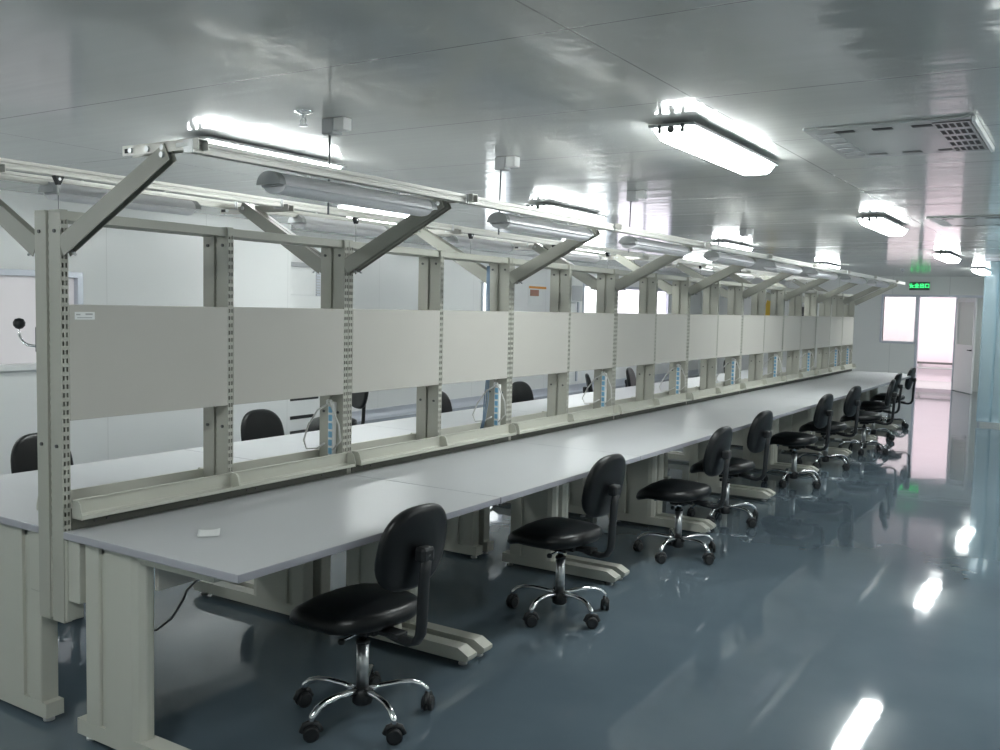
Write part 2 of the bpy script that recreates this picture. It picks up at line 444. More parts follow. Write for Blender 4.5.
def leg_mesh(sg, fr0, fr1, c0, c1):
    b = MB(); m = M['coat']
    X = lambda v: v if sg > 0 else -.15 - v
    def bx(x0, x1, *a, **k): b.box(min(X(x0), X(x1)), max(X(x0), X(x1)), *a, **k)
    # foot beam with bevelled toe
    pr = [(fr0, .024), (fr1 - .012, .024), (fr1, .038), (fr1, .052), (fr1 - .055, .080), (fr0, .080)]
    b.prism([(X(p[0]), p[1]) for p in pr], 'y', 0, .070, m)
    # column: rear flange, recessed groove, main box with a chamfered front
    bx(c0, c0 + .080, 0, .070, .078, .722, m, bev=.006)
    bx(c0 + .076, c0 + .116, .012, .058, .078, .722, m)
    q0 = c0 + .112
    pr = [(q0, 0), (c1 - .045, 0), (c1 - .018, .008), (c1 - .002, .026), (c1, .032), (c1, .052), (c1 - .012, .064), (c1 - .030, .070), (q0, .070)]
    b.prism([(X(p[0]), p[1]) for p in pr], 'z', .078, .722, m)
    # top arm
    bx(c0, fr1 - .06, .012, .058, .690, .722, m, bev=.003)
    return b.mesh('leg')
def glide_mesh():
    b = MB(); b.lathe([(0, 0), (.020, 0), (.021, .006), (.010, .011), (.007, .012), (.007, .030)], m=M['steel'], n=14); return b.mesh('glide')
GLM = glide_mesh()
LEGM = {1: leg_mesh(1, .040, .800, .092, .392), -1: leg_mesh(-1, .0, .84, .030, .400)}

def tray_mesh(sg, L):
    b = MB(); X = lambda v: v if sg > 0 else -.15 - v
    t = .003
    pr = [(.004, .858), (.004, .793), (.060, .793), (.062, .796), (.062, .808), (.059, .808), (.058, .799), (.052, .797), (.014, .800), (.008, .806), (.007, .851), (.013, .853), (.013, .858)]
    b.prism([(X(p[0]), p[1]) for p in pr], 'y', 0, L, M['coat'])
    for y in (0, L - .004): b.prism([(X(p), q) for p, q in [(.004, .793), (.062, .793), (.062, .812), (.052, .846), (.040, .858), (.004, .858)]], 'y', y, y + .004, M['coat'])
    # strip painting the shade of the gap below the tray, with screw heads
    x0, x1 = sorted((X(.000), X(.006))); b.box(x0, x1, 0, L, .7505, .790, M['gap_shade'])
    for y in (.09, .14, L - .17): b.cyl((X(.006), y, .770), (X(.010), y, .770), .006, m=M['greyplastic'], n=10)
    return b.mesh('cable_tray')
HL = .7195
TRM = {1: tray_mesh(1, HL), -1: tray_mesh(-1, HL)}

def arm_mesh(sg):
    """slanting lamp arm, channel section"""
    b = MB(); X = lambda v: v if sg > 0 else -.15 - v
    p0 = Vector((X(.0), 0, 1.745)); p1 = Vector((X(.56), 0, 2.030 if sg > 0 else 2.056)); d = (p1 - p0); L = d.length; d.normalize()
    n = Vector((-d.z, 0, d.x)); 
    if n.z < 0: n = -n
    h = .036
    for y0, y1, hh in ((0, .004, h), (.024, .028, h)):
        vs = [p0 - n * hh, p0 + n * hh, p1 + n * hh * .8, p1 - n * hh * .8]
        A = [b.bm.verts.new((v.x, y0, v.z)) for v in vs]; B = [b.bm.verts.new((v.x, y1, v.z)) for v in vs]
        for k in range(4):
            f = b.bm.faces.new([A[k], A[(k + 1) % 4], B[(k + 1) % 4], B[k]])
        b.bm.faces.new(A[::-1]); b.bm.faces.new(B)
    vs = [p0 + n * h, p0 + n * (h - .004), p1 + n * (h * .8 - .004), p1 + n * h * .8]
    A = [b.bm.verts.new((v.x, 0, v.z)) for v in vs]; B = [b.bm.verts.new((v.x, .028, v.z)) for v in vs]
    for k in range(4): b.bm.faces.new([A[k], A[(k + 1) % 4], B[(k + 1) % 4], B[k]])
    b._mi(M['arm'])
    # bolt at the tip, hook screw at the post
    q = p1 - d * .02
    b.cyl((q.x, -.008, q.z), (q.x, .034, q.z), .009, m=M['steel'], n=12)
    r = p0 + d * .03 - n * .045
    b.cyl((r.x, .014, r.z + .01), (r.x + .018 * sg, .014, r.z), .005, m=M['steel'], n=8)
    return b.mesh('lamp_arm')
ARM = {1: arm_mesh(1), -1: arm_mesh(-1)}

def rail_profile(xc, z0, w, h):
    return [(xc - w, z0), (xc - w * .35, z0), (xc - w * .35, z0 + .008), (xc + w * .35, z0 + .008), (xc + w * .35, z0), (xc + w, z0),
            (xc + w, z0 + h * .38), (xc + w - .004, z0 + h * .45), (xc + w - .004, z0 + h * .6), (xc + w, z0 + h * .66), (xc + w, z0 + h), (xc - w, z0 + h)]
RXN, RZ = .655, 2.022
def rail_mesh(xc, L, z0=RZ, w=.020, h=.036):
    b = MB(); b.prism(rail_profile(xc, z0, w, h), 'y', 0, L, M['rail'])
    for y in (-.004, L): b.box(xc - w - .002, xc + w + .002, y, y + .004, z0 - .003, z0 + h + .003, M['steel'], .001)
    return b.mesh('lamp_rail')
def bracket_mesh(xa, xb):
    b = MB(); x0, x1 = sorted((xa, xb))
    b.box(x0, x1, -.006, -.003, 2.030, 2.059, M['rail']); b.box(x0, x1, -.006, .034, 2.058, 2.062, M['rail']); b.box(x0, x1, .031, .034, 2.030, 2.060, M['rail'])
    for f in (.12, .35, .55): b.cyl((x0 + (x1 - x0) * f, -.012, 2.045), (x0 + (x1 - x0) * f, -.004, 2.045), .009, m=M['steel'], n=12)
    b.box(x0 + .015, x0 + .045, -.009, -.005, 2.038, 2.052, M['dark']); b.box(x1 - .10, x1 - .045, -.009, -.005, 2.040, 2.053, M['white'], .003)
    return b.mesh('cross_bracket')

def bench(u, sg):
    near = sg > 0
    if near:
        lab = ['nearest aisle-side workbench, with a white sticker on its grey board',
               'second aisle-side workbench from the near end of the long row',
               'third aisle-side workbench from the near end of the long bench row',
               'fourth aisle-side workbench from the near end of the long bench row',
               'fifth and middle aisle-side workbench of the nine in the long row',
               'sixth aisle-side workbench from the near end of the long bench row',
               'seventh aisle-side workbench, third from the far end of the long bench row',
               'eighth aisle-side workbench, last but one before the doorway wall',
               'last aisle-side workbench at the far end of the row towards the exit door'][u]
    else:
        lab = ['nearest wall-side workbench, back to back with the stickered one',
               'wall-side workbench behind the second aisle-side one from the near end',
               'wall-side workbench behind the third aisle-side one from the near end',
               'wall-side workbench behind the fourth aisle-side one from the near end',
               'middle wall-side workbench of the nine, behind the fifth aisle-side one',
               'wall-side workbench behind the sixth aisle-side one from the near end',
               'wall-side workbench behind the seventh aisle-side one, third from the far end',
               'wall-side workbench behind the eighth aisle-side one, last but one of its side',
               'last wall-side workbench at the far end of the row towards the exit door'][u]
    y0 = u * U + .012
    root = thing('workbench', lab, 'workbench', (0, y0, 0), 0, 'aisle side workbenches' if near else 'wall side workbenches')
    X = lambda v: v if near else -.15 - v
    half = u == NB - 1                       # the last bench is a single-board one
    E = .7385 if half else U                 # its length
    d = .886 if near else 1.04
    # worktop
    x0, x1 = sorted((X(-.0), X(d)))
    b = MB(); b.box(x0, x1, -.0215, E - .0245, .7225, .750, M['top'], .003)
    for f in b.bm.faces:
        f.normal_update()
        if abs(f.normal.z) < .5: f.material_index = b._mi(M['edge'])
    b.build('worktop', root)
    for yy in (0, E - .126):
        lg = link('leg', LEGM[sg], root); lg.location = (0, yy, 0)
        for fx in ((.075, .75) if near else (.04, .79)):
            gl = link('glide', GLM, lg); gl.location = (X(fx), .035, 0)
    # beam under the worktop, from leg to leg
    x0, x1 = sorted((X(.385), X(.405))); b = MB(); b.box(x0, x1,   .064, E - .120, .59, .721, M['board'], .003); b.build('apron_beam', root)
    # uprights
    ups = []
    for yy in ((-.0205, E - .0535) if half else (-.0205, .718, 1.4245)):
        up = link('upright', UPM[sg], root); up.location = (X(0), yy, 0); ups.append(up)
        if near:
            s = link('slotted_strip', STM, up); s.location = (0, 0, 0)
    # mount that carries the upright below the worktop
    for yy in (-.020, E - .098):
        b = MB(); x0, x1 = sorted((X(-.068), X(.010))); x0b, x1b = sorted((X(.010), X(.075)))
        b.box(x0, x1, yy + .004, yy + .070, .425, .721, M['coat'], .004); b.box(x0b, x1b, yy + .010, yy + .062, .500, .721, M['coat'], .004)
        b.build('upright_mount', root)
    # boards
    for k, (ya, yb) in enumerate(((.0100, .6845),) if half else ((.0100, .7175), (.7485, 1.4240))):
        x0, x1 = sorted((X(-.018), X(.001)))
        b = MB(); b.box(x0, x1, ya, yb, 1.140, 1.5465, M['board'], .002)
        bd = b.build('back_board', root)
        if near and u == 0 and k == 0:
            b = MB(); b.box(.0012, .0020, .030, .108, 1.495, 1.522, M['paper'])
            b.box(.0020, .0023, .036, .052, 1.510, 1.515, M['label_ink']); b.box(.0020, .0023, .072, .100, 1.511, 1.517, M['label_ink']); b.box(.0020, .0023, .040, .098, 1.500, 1.503, M['label_ink'])
            s = b.build('sticker', bd); s['label'] = 'small white paper sticker'
    for ya in ((-.006,) if half else (.0100, .7300)):
        t = link('cable_tray', TRM[sg], root); t.location = (0, ya, 0)
    b = MB(); x0, x1 = sorted((X(-.052), X(-.012))); b.box(x0, x1, -.0185, E - .0255, 1.836, 1.871, M['post'], .003); b.build('top_beam', root)
    # lamp arms, cross bracket, rails
    for yy in (-.0195, E - .0525):
        a = link('lamp_arm', ARM[sg], root); a.location = (0, yy, 0)
    if near:
        o = link('cross_bracket', BRK[1], root); o.location = (0, -.008, 0)
        o = link('lamp_rail', RLM[3 if half else 0], root); o.location = (0, -.012, 0)
    else:
        o = link('cross_bracket', BRK[-1], root)
        o = link('lamp_rail', RLM[4 if half else 1], root); o.location = (0, -.012, 0)
        o = link('lamp_rail', RLM[5 if half else 2], root); o.location = (0, -.012, 0)
    return root
BRK = {1: bracket_mesh(.335, .70), -1: bracket_mesh(-.92, -.42)}
RLM = [rail_mesh(RXN, 1.462), rail_mesh(-.47, 1.462, RZ + .026), rail_mesh(-.80, 1.462, RZ + .026)]
RLM += [rail_mesh(RXN, .722), rail_mesh(-.47, .722, RZ + .026), rail_mesh(-.80, .722, RZ + .026)]
for u in range(NB):
    bench(u, 1); bench(u, -1)

# ------------------------------------------------------------------ bench lamps hung under the rails
def bench_lamp(L):
    root = thing('bench_lamp', '', 'lamp')
    n = 14; pr = []
    for k in range(n + 1):
        a = PI * k / n; pr.append((-.055 * math.cos(a), .020 + .045 * math.sin(a)))
    pr += [(.062, .016), (.050, .010), (.046, .016), (-.046, .016), (-.050, .010), (-.062, .016)]
    b = MB(); b.prism([(p, q) for p, q in pr], 'y', -L / 2, L / 2, M['lampbody'], smooth=False)
    for k in (-.3, .3): b.cyl((0, k * L, .06), (0, k * L, .092), .006, m=M['steel'], n=8)
    b.build('housing', root)
    for s in (-1, 1):
        b = MB(); y0, y1 = sorted((s * (L / 2 - .002), s * (L / 2 + .028)))
        pr2 = [(p * 1.05, q * 1.04 - .002) for p, q in pr[:n + 1]]
        b.prism(pr2, 'y', y0, y1, M['lampcap']); b.build('end_cap', root)
    b = MB(); b.prism([(-.052 * math.cos(PI * k / 10), .013 - .024 * math.sin(PI * k / 10)) for k in range(11)], 'y', -L / 2 + .004, L / 2 - .004, M['lampbody']); b.build('lens', root)
    return root
pl = bench_lamp(.86)
pl2 = bench_lamp(.72)
for proto, side, xx, yy, zz in ((pl, 'aisle', .560, .872, 1.962), (pl2, 'wall', -.80, .825, 2.000)):
    for u in range(NB):
        lab = 'white fluorescent lamp, unlit, under the rail of the %s %s-side workbench from the near end' % (ORD[u] if u else 'first', side)
        if u == NB - 1: continue
        loc = (xx, u * U + yy, zz)
        if u == 0: tag(proto, lab, 'lamp', side + ' side bench lamps'); proto.location = loc
        else: dup(proto, loc, 0, lab, side + ' side bench lamps')

# trolleys with cords on the inner wall-side rail
def trolley():
    r = thing('hook_trolley', '', 'hook')
    b = MB(); b.prism([(-.020, 0), (.020, 0), (.004, -.034), (-.004, -.034)], 'x', -.012, .012, M['blackplastic']); b.cyl((-.013, 0, -.012), (.013, 0, -.012), .006, m=M['steel'], n=10); b.build('trolley_body', r)
    b = MB(); b.cyl((0, 0, -.03), (0, 0, -.075), .0045, m=M['white'], n=8); b.cyl((0, 0, -.075), (0, 0, -.20), .0012, m=M['greycable'], n=6); b.build('cord', r)
    return r
pt = trolley()
for i, yy in enumerate((.285, 2.05, 3.18, 4.3, 5.22, 7.4)):
    lab = 'black wedge-shaped hook trolley on the wall-side rail, %s from the near end' % ORD[i]
    if i == 0: pt['label'] = lab; pt['group'] = 'hook trolleys'; pt.location = (-.47, yy, RZ + .026)
    else: dup(pt, (-.47, yy, RZ + .026), 0, lab, 'hook trolleys')

# power strips on the uprights
def power_strip():
    r = thing('power_strip', '', 'power strip')
    b = MB(); b.box(-.018, .018, -.024, 0, .83, 1.10, M['white'], .004); b.build('housing', r)
    b = MB()
    for k in range(6):
        z = .848 + k * .040
        b.box(-.013, .010, -.027, -.022, z, z + .030, M['blue'], .003)
    b.build('sockets', r)['label'] = 'blue sockets'
    b = MB(); b.box(-.013, .013, -.044, -.024, 1.085, 1.112, M['white'], .004); b.build('plug', r)
    b = MB(); b.tube([(0, -.048, 1.09), (-.05, -.06, 1.06), (-.12, -.05, .98), (-.17, -.03, .90), (-.15, -.03, .86), (-.08, -.03, .87), (-.02, -.045, .90)], .0045, M['cable'], n=8)
    b.tube([(.01, -.048, 1.10), (.05, -.07, 1.08), (.075, -.05, 1.0), (.07, -.03, .92), (.02, -.03, .87)], .0045, M['cable'], n=8); b.build('cable', r)
    return r
pp = power_strip()
for u in range(NB):
    lab = 'white power strip with blue sockets on the upright between the %s' % ['first and second benches', 'second and third benches', 'third and fourth benches', 'fourth and fifth benches', 'fifth and sixth benches', 'sixth and seventh benches', 'seventh and eighth benches', 'eighth and ninth benches', ''][u]
    if u == 8: lab = 'white power strip with blue sockets on the last upright of the row'
    loc = (-.057, u * U + (.697 if u == 8 else 1.4365), 0)
    if u == 0: pp['label'] = lab; pp['group'] = 'upright power strips'; pp.location = loc
    else: dup(pp, loc, 0, lab, 'upright power strips')

# bundle of blue cables down the joint upright behind the second power strip
b = MB()
for k in range(3):
    o = .007 * k
    b.tube([(-.120 - o, 2.875, 1.82), (-.115 - o * 1.5, 2.872, 1.6), (-.10 - o, 2.87, 1.2), (-.105 - o * 2, 2.87, 1.0), (-.125 - o, 2.87, .88), (-.14 - o, 2.86, .80)], .004, M['bluecable'], n=8)
tag(b.build('cable_bundle'), 'bundle of blue-grey cables running down the upright between second and third benches', 'cable')
# hook with ball end on the nearest upright
hk = thing('tool_hook', 'chrome bent hook with a black ball end on the nearest upright', 'hook', (-.15, -.010, 0))
b = MB(); b.tube([(0, .012, 1.395), (-.07, .012, 1.398), (-.10, .012, 1.408), (-.118, .012, 1.425), (-.127, .012, 1.447), (-.126, .012, 1.462)], .005, M['chrome'], n=10); b.build('rod', hk)
b = MB(); b.lathe([(0, -.022), (.012, -.018), (.020, -.008), (.021, .004), (.014, .016), (0, .020)], (-.122, .012, 1.474), M['blackplastic'], 16); b.build('ball_end', hk)
b = MB(); b.box(-.008, .0, .002, .026, 1.375, 1.465, M['greyplastic'], .003); b.build('clip', hk)

# paper on the first worktop, cable under it
b = MB()
n = 6
for i in range(n):
    for j in range(n):
        pass
vs = {}
for i in range(n + 1):
    for j in range(n + 1):
        a, c = i / n, j / n
        vs[i, j] = b.bm.verts.new((a * .10, c * .075 + .0 * a, .0015 + .010 * (c - .5) ** 2 * (1 - a) + .012 * max(0, c - .7) ** 1.5))
for i in range(n):
    for j in range(n):
        f = b.bm.faces.new([vs[i, j], vs[i + 1, j], vs[i + 1, j + 1], vs[i, j + 1]]); f.smooth = True
b._mi(M['paper'])
o = tag(b.build('paper_slip'), 'small white slip of paper lying on the nearest worktop', 'paper'); o.location = (.355, .285, .7505); o.rotation_euler = (0, 0, -.75)
so = o.modifiers.new('thickness', 'SOLIDIFY'); so.thickness = .0006
b = MB(); b.tube([(.36, .42, .66), (.25, .41, .56), (.15, .40, .468), (.127, .40, .425), (.063, .40, .341), (-.03, .40, .275), (-.10, .40, .255)], .005, M['greycable'], n=8)
tag(b.build('loose_cable'), 'dark cable hanging loose under the nearest worktop', 'cable')

# ------------------------------------------------------------------ chairs
def cushion(w, dp, th, ex, dome, bot_in, n=40, rings=7, taper=0.0):
    """rounded pad in xy with superellipse outline, domed top; returns an MB"""
    b = MB(); layers = []
    def outline(sc, k):
        a = 2 * PI * k / n; c, s_ = math.cos(a), math.sin(a)
        x = math.copysign(abs(c) ** (2 / ex), c) * dp / 2 * sc; y = math.copysign(abs(s_) ** (2 / ex), s_) * w / 2 * sc
        y *= 1 + taper * (x / (dp / 2))
        return x, y
    spec = [(bot_in * .55, 0.0), (bot_in, 0.0), (bot_in + (1 - bot_in) * .7, th * .12), (1.0, th * .38), (.995, th * .58), (.965, th * .80), (.90, th * .93), (.80, th), (.62, th + dome * .45), (.42, th + dome * .75), (.2, th + dome * .95)]
    for sc, z in spec:
        layers.append([b.bm.verts.new((*outline(sc, k), z)) for k in range(n)])
    for A, B in zip(layers, layers[1:]):
        for k in range(n):
            f = b.bm.faces.new([A[k], A[(k + 1) % n], B[(k + 1) % n], B[k]]); f.smooth = True
    f = b.bm.faces.new(layers[0][::-1]); f.smooth = True
    f = b.bm.faces.new(layers[-1]); f.smooth = True
    return b

def make_chair():
    """swivel work chair facing -x, hub on the origin"""
    r = thing('work_chair', '', 'chair')
    # five star base
    b = MB(); b.lathe([(0, .052), (.030, .054), (.038, .062), (.038, .108), (.030, .116), (.026, .118), (0, .118)], m=M['blackplastic'], n=24); b.build('hub', r)
    for k in range(5):
        a = 2 * PI * k / 5 + math.radians(54)
        c, s = math.cos(a), math.sin(a)
        P = lambda q, z: (q * c, q * s, z)
        pts = [P(.020, .104), P(.075, .116), P(.14, .122), P(.19, .120), P(.225, .108), P(.248, .088), P(.256, .070)]
        b = MB(); b.tube(pts, .013, M['chrome'], n=12, radii=[.013, .0125, .012, .012, .0125, .013, .013], flat=1.0)
        lg = b.build('base_leg', r)
        b = MB(); yaw = a + (.9 if k % 2 else -.5)
        cc = Vector((.256 * c, .256 * s, .030)); ax = Vector((math.cos(yaw), math.sin(yaw), 0))
        for sd in (-1, 1):
            p0 = cc + ax * (.005 * sd); p1 = cc + ax * (.022 * sd)
            b.cyl(p0, p0 + (p1 - p0) * .8, .0295, m=M['blackplastic'], n=20); b.cyl(p0 + (p1 - p0) * .8, p1, .0295, .022, m=M['blackplastic'], n=20)
        b.cyl(cc + Vector((0, 0, .005)), cc + Vector((0, 0, .046)), .011, m=M['blackplastic'], n=12)
        fw = Vector((-ax.y, ax.x, 0))
        b.tube([cc - fw * .034 + Vector((0, 0, .004)), cc - fw * .022 + Vector((0, 0, .030)), cc + Vector((0, 0, .037)), cc + fw * .022 + Vector((0, 0, .030)), cc + fw * .034 + Vector((0, 0, .004))], .012, M['blackplastic'], n=8)
        b.build('caster', lg)
    b = MB(); b.cyl((0, 0, .112), (0, 0, .292), .0235, m=M['steel'], n=24); b.cyl((0, 0, .290), (0, 0, .302), .027, m=M['blackplastic'], n=24); b.cyl((0, 0, .300), (0, 0, .362), .014, m=M['chrome'], n=20); b.build('gas_lift', r)
    # mechanism and lever
    b = MB(); b.box(-.10, .11, -.055, .055, .351, .379, M['blackplastic'], .006); b.box(-.05, .05, -.035, .035, .330, .356, M['blackplastic'], .005)
    b.box(.08, .20, -.032, .032, .354, .374, M['blackplastic'], .004); b.build('seat_plate', r)
    b = MB(); b.tube([(.02, -.03, .345), (.02, -.07, .342), (.015, -.10, .336), (.01, -.115, .331)], .0055, M['chrome'], n=8); b.lathe([(0, -.012), (.012, -.008), (.014, .004), (.008, .012), (0, .013)], (.01, -.120, .329), M['blackplastic'], 12); b.build('lever', r)
    b = MB(); b.cyl((-.13, -.08, .351), (-.13, -.08, .380), .010, m=M['chrome'], n=12); b.cyl((.06, .06, .336), (.06, .06, .362), .016, .012, m=M['blackplastic'], n=14); b.build('knob', r)
    # seat
    b = cushion(.465, .45, .078, 2.6, .026, .80)
    for v in b.bm.verts:   # waterfall front, slight rise at the rear
        t_ = -v.co.x / .225
        if t_ > .35: v.co.z -= .075 * (t_ - .35) ** 1.5 * 1.5
        if t_ < -.4: v.co.z += .018 * (-t_ - .4)
    o = b.build('seat', r, M['leather']); o.location = (-.040, 0, .378)
    # back stem, a flat bar that runs under the seat and up
    b = MB()
    pts = [(.12, 0, .362), (.19, 0, .350), (.240, 0, .348), (.272, 0, .360), (.290, 0, .388), (.296, 0, .43), (.299, 0, .52), (.305, 0, .61), (.314, 0, .690)]
    b.tube(pts, .027, M['blackplastic'], n=14, flat=.55); b.build('back_stem', r)
    b = MB(); b.box(.280, .328, -.032, .032, .660, .715, M['blackplastic'], .012); b.build('back_bracket', r)
    # backrest
    b = cushion(.350, .325, .046, 2.6, .014, .86, taper=-.06)
    for v in b.bm.verts:   # gentle curve round the sitter
        v.co.z += .55 * v.co.y ** 2 * 1.1
    R = Matrix.Rotation(math.radians(-90 + 11), 4, 'Y')
    bmesh.ops.transform(b.bm, matrix=R, verts=b.bm.verts[:])
    o = b.build('backrest', r, M['leather']); o.location = (.282, 0, .700)
    return r
pc = make_chair()
CH = [  # x, y, rotation, label
    (.742, .735, -.08, 'black work chair nearest the camera, in front of the nearest aisle-side workbench'),
    (.765, 2.25, -.08, 'black work chair second from the near end of the aisle line'),
    (.82, 3.73, -.04, 'black work chair third from the near end of the aisle line'),
    (.735, 4.90, -.10, 'black work chair fourth from the near end, partly hidden behind the third chair'),
    (.74, 6.77, -.10, 'black work chair in the middle of the aisle line, fifth from either end'),
    (.735, 7.99, -.12, 'black work chair sixth from the near end of the aisle line'),
    (.84, 9.33, .12, 'black work chair seventh from the near end, overlapping the eighth behind it'),
    (.68, 10.72, .0, 'black work chair eighth from the near end, last but one on the aisle side'),
    (.61, 12.24, -.05, 'black work chair at the far end of the aisle line, nearest the doorway'),
]
for i, (x, y, rz, lab) in enumerate(CH):
    if i == 0: pc.location = (x, y, 0); pc.rotation_euler = (0, 0, rz); pc['label'] = lab; pc['group'] = 'aisle side work chairs'
    else: dup(pc, (x, y, 0), rz, lab, 'aisle side work chairs')
FCH = [
    (-1.33, .90, PI + .08, 'black work chair beyond the nearest upright, tucked to the first wall-side bench'),
    (-1.33, 2.40, PI - .05, 'black work chair seen under the second grey board, at the second wall-side bench'),
    (-1.33, 4.42, PI + .1, 'black work chair seen behind the upright between boards three and four, wall side'),
    (-1.36, 5.74, PI - .1, 'black work chair seen under the fifth grey board, at the fourth wall-side bench'),
    (-1.45, 7.45, PI + .5, 'black work chair turned aside at the fifth wall-side bench'),
    (-1.55, 8.75, PI + .2, 'black work chair at the sixth wall-side bench'),
    (-1.40, 11.9, PI - .1, 'black work chair at the eighth wall-side bench, against the bright window'),
]
for x, y, rz, lab in FCH: dup(pc, (x, y, 0), rz, lab, 'wall side work chairs')
dup(pc, (-3.15, 4.85, 0), 1.2, 'black work chair standing apart on the floor between the bench row and the left wall', 'loose work chairs')

# ------------------------------------------------------------------ ceiling fixtures
def ceiling_lamp(L, W=.20):
    r = thing('ceiling_lamp', '', 'lamp')
    b = MB(); b.box(-W / 2 - .012, W / 2 + .012, -L / 2 - .012, L / 2 + .012, -.032, -.018, M['lampcap'], .004); b.box(-W * .3, W * .3, -L / 2 + .06, L / 2 - .06, -.020, -.002, M['lampcap'], .004)
    for k in (-.32, .32): b.cyl((0, k * L, -.012), (0, k * L, .002), .012, m=M['steel'], n=10)
    b.build('housing', r)
    b = MB(); w0, w1 = W / 2, W * .36; l0, l1 = L / 2, L / 2 - .05
    vs0 = [(-w0, -l0), (w0, -l0), (w0, l0), (-w0, l0)]; vs1 = [(-w1, -l1), (w1, -l1), (w1, l1), (-w1, l1)]
    A = [b.bm.verts.new((*p, -.031)) for p in vs0]; B = [b.bm.verts.new((*p, -.088)) for p in vs1]
    for k in range(4): b.bm.faces.new([A[k], A[(k + 1) % 4], B[(k + 1) % 4], B[k]])
    b.bm.faces.new(B); b.bm.faces.new(A[::-1]); b._mi(M['diffuser'])
    bmesh.ops.bevel(b.bm, geom=[e for e in b.bm.edges], offset=.008, segments=2, affect='EDGES')
    b.build('diffuser', r)
    for yy in (-L / 2, L / 2):
        s = 1 if yy > 0 else -1
        for xx in (-W * .28, W * .28):
            b = MB(); b.box(xx - .008, xx + .008, min(yy, yy + s * .014), max(yy, yy + s * .014), -.060, -.022, M['greyplastic'], .002); b.build('clip', r)
        b = MB(); y0, y1 = sorted((yy + s * .0, yy + s * .02)); b.cyl((0, y0, -.046), (0, y1, -.046), .016, m=M['greyplastic'], n=14); b.build('cable_gland', r)
    return r
l1 = ceiling_lamp(1.32)
LA = [(1.32, 2.84, 'lit ceiling lamp over the aisle, the largest and nearest one in view'),
      (1.30, 7.40, 'lit ceiling lamp over the aisle, second from the camera'),
      (1.20, 12.6, 'lit ceiling lamp over the aisle, third from the camera, before the exit sign'),
      (1.22, 17.0, 'lit ceiling lamp over the aisle, farthest, beside the top of the strip curtain')]
for i, (x, y, lab) in enumerate(LA):
    if i == 0: l1['label'] = lab; l1['group'] = 'aisle ceiling lamps'; l1.location = (x, y, H)
    else: dup(l1, (x, y, H), 0, lab, 'aisle ceiling lamps')
l2 = ceiling_lamp(1.06)
LB = [(-1.08, 1.98, 'lit ceiling lamp above the nearest bench, partly hidden by its front rail'),
      (-.95, 5.40, 'lit ceiling lamp above the fourth bench of the row'),
      (-.95, 9.8, 'lit ceiling lamp above the seventh bench of the row'),
      (-1.0, 15.0, 'lit ceiling lamp past the far end of the bench row'),
      (-3.3, .75, 'added ceiling lamp over the wall-side gangway before the first left window'),  # added out of view to brighten the left wall
      (-3.3, 5.6, 'ceiling lamp over the wall-side gangway near the tall white cabinet'),
      (-3.3, 10.2, 'added ceiling lamp over the wall-side gangway by the second left window'),  # this one and the next added to brighten the left wall
      (-3.3, 14.8, 'added ceiling lamp over the wall-side gangway by the third left window')]
for i, (x, y, lab) in enumerate(LB):
    if i == 0: tag(l2, lab, 'lamp', 'inner ceiling lamps'); l2.location = (x, y, H)
    else: dup(l2, (x, y, H), 0, lab, 'inner ceiling lamps')
# the rows carried on with added lamps out of view, to light the room
for i, (x, y, lab) in enumerate([(1.32, -1.72, 'added ceiling lamp of the aisle line above the near end of the room'),
                  (3.7, 2.84, 'added ceiling lamp near the right wall, level with the nearest aisle lamp'),
                  (-3.3, -2.2, 'added ceiling lamp over the wall-side gangway at the near end of the room'), (3.7, 7.4, 'added ceiling lamp near the right wall, level with the second aisle lamp'), (3.5, 16.5, 'added ceiling lamp within the strip curtain enclosure')]):
    dup(l1, (x, y, H), 0, lab, 'added outer ceiling lamps')

# air outlet panel
ac = thing('air_outlet_panel', 'flat grey air outlet panel with dark slots in the ceiling over the aisle', 'air outlet', (2.15, 3.10, H))
b = MB(); b.box(-.36, .36, -.46, .46, -.022, -.001, M['acface'], .006); b.build('panel', ac)
for k in range(3):
    x = -.19 + k * .17; b = MB(); b.box(x - .045, x + .045, -.38, -.33, -.026, -.020, M['dark'], .003); b.build('slot', ac)['label'] = 'dark open slot'
for k in range(3):
    x = -.17 + k * .17; b = MB(); b.box(x - .045, x + .045, .33, .38, -.026, -.020, M['greyplastic'], .003); b.build('slot', ac)
gx = [.195]; gy = [-.41]
for i in range(5): gx += [.206 + i * .028, .226 + i * .028]
for j in range(5): gy += [-.385 + j * .165, -.275 + j * .165]
gx.append(.350); gy.append(.415)
b = MB(); g = {}
for i, x in enumerate(gx):
    for j, y in enumerate(gy): g[i, j] = b.bm.verts.new((x, y, -.030))
for i in range(len(gx) - 1):
    for j in range(len(gy) - 1):
        if i % 2 and j % 2: continue
        f = b.bm.faces.new([g[i, j], g[i + 1, j], g[i + 1, j + 1], g[i, j + 1]])
b._mi(M['acface'])
b.build('perforated_grille', ac)
b = MB(); b.box(.197, .348, -.408, .413, -.0232, -.021, M['dark']); b.build('grille_backing', ac)
for j in range(5):
    b = MB(); b.box(-.33, -.23, -.34 + j * .15, -.25 + j * .15, -.027, -.020, M['lampcap'], .003); b.build('louvre_blade', ac)
b = MB(); b.box(.362, .378, -.44, .44, -.05, -.002, M['white'], .003); b.build('white_trim', ac)
ac.scale = (1, 1, .55)
dup(ac, (2.05, 7.6, H), 0, 'second grey air outlet panel farther along the ceiling towards the curtain', 'air outlet panels'); ac['group'] = 'air outlet panels'

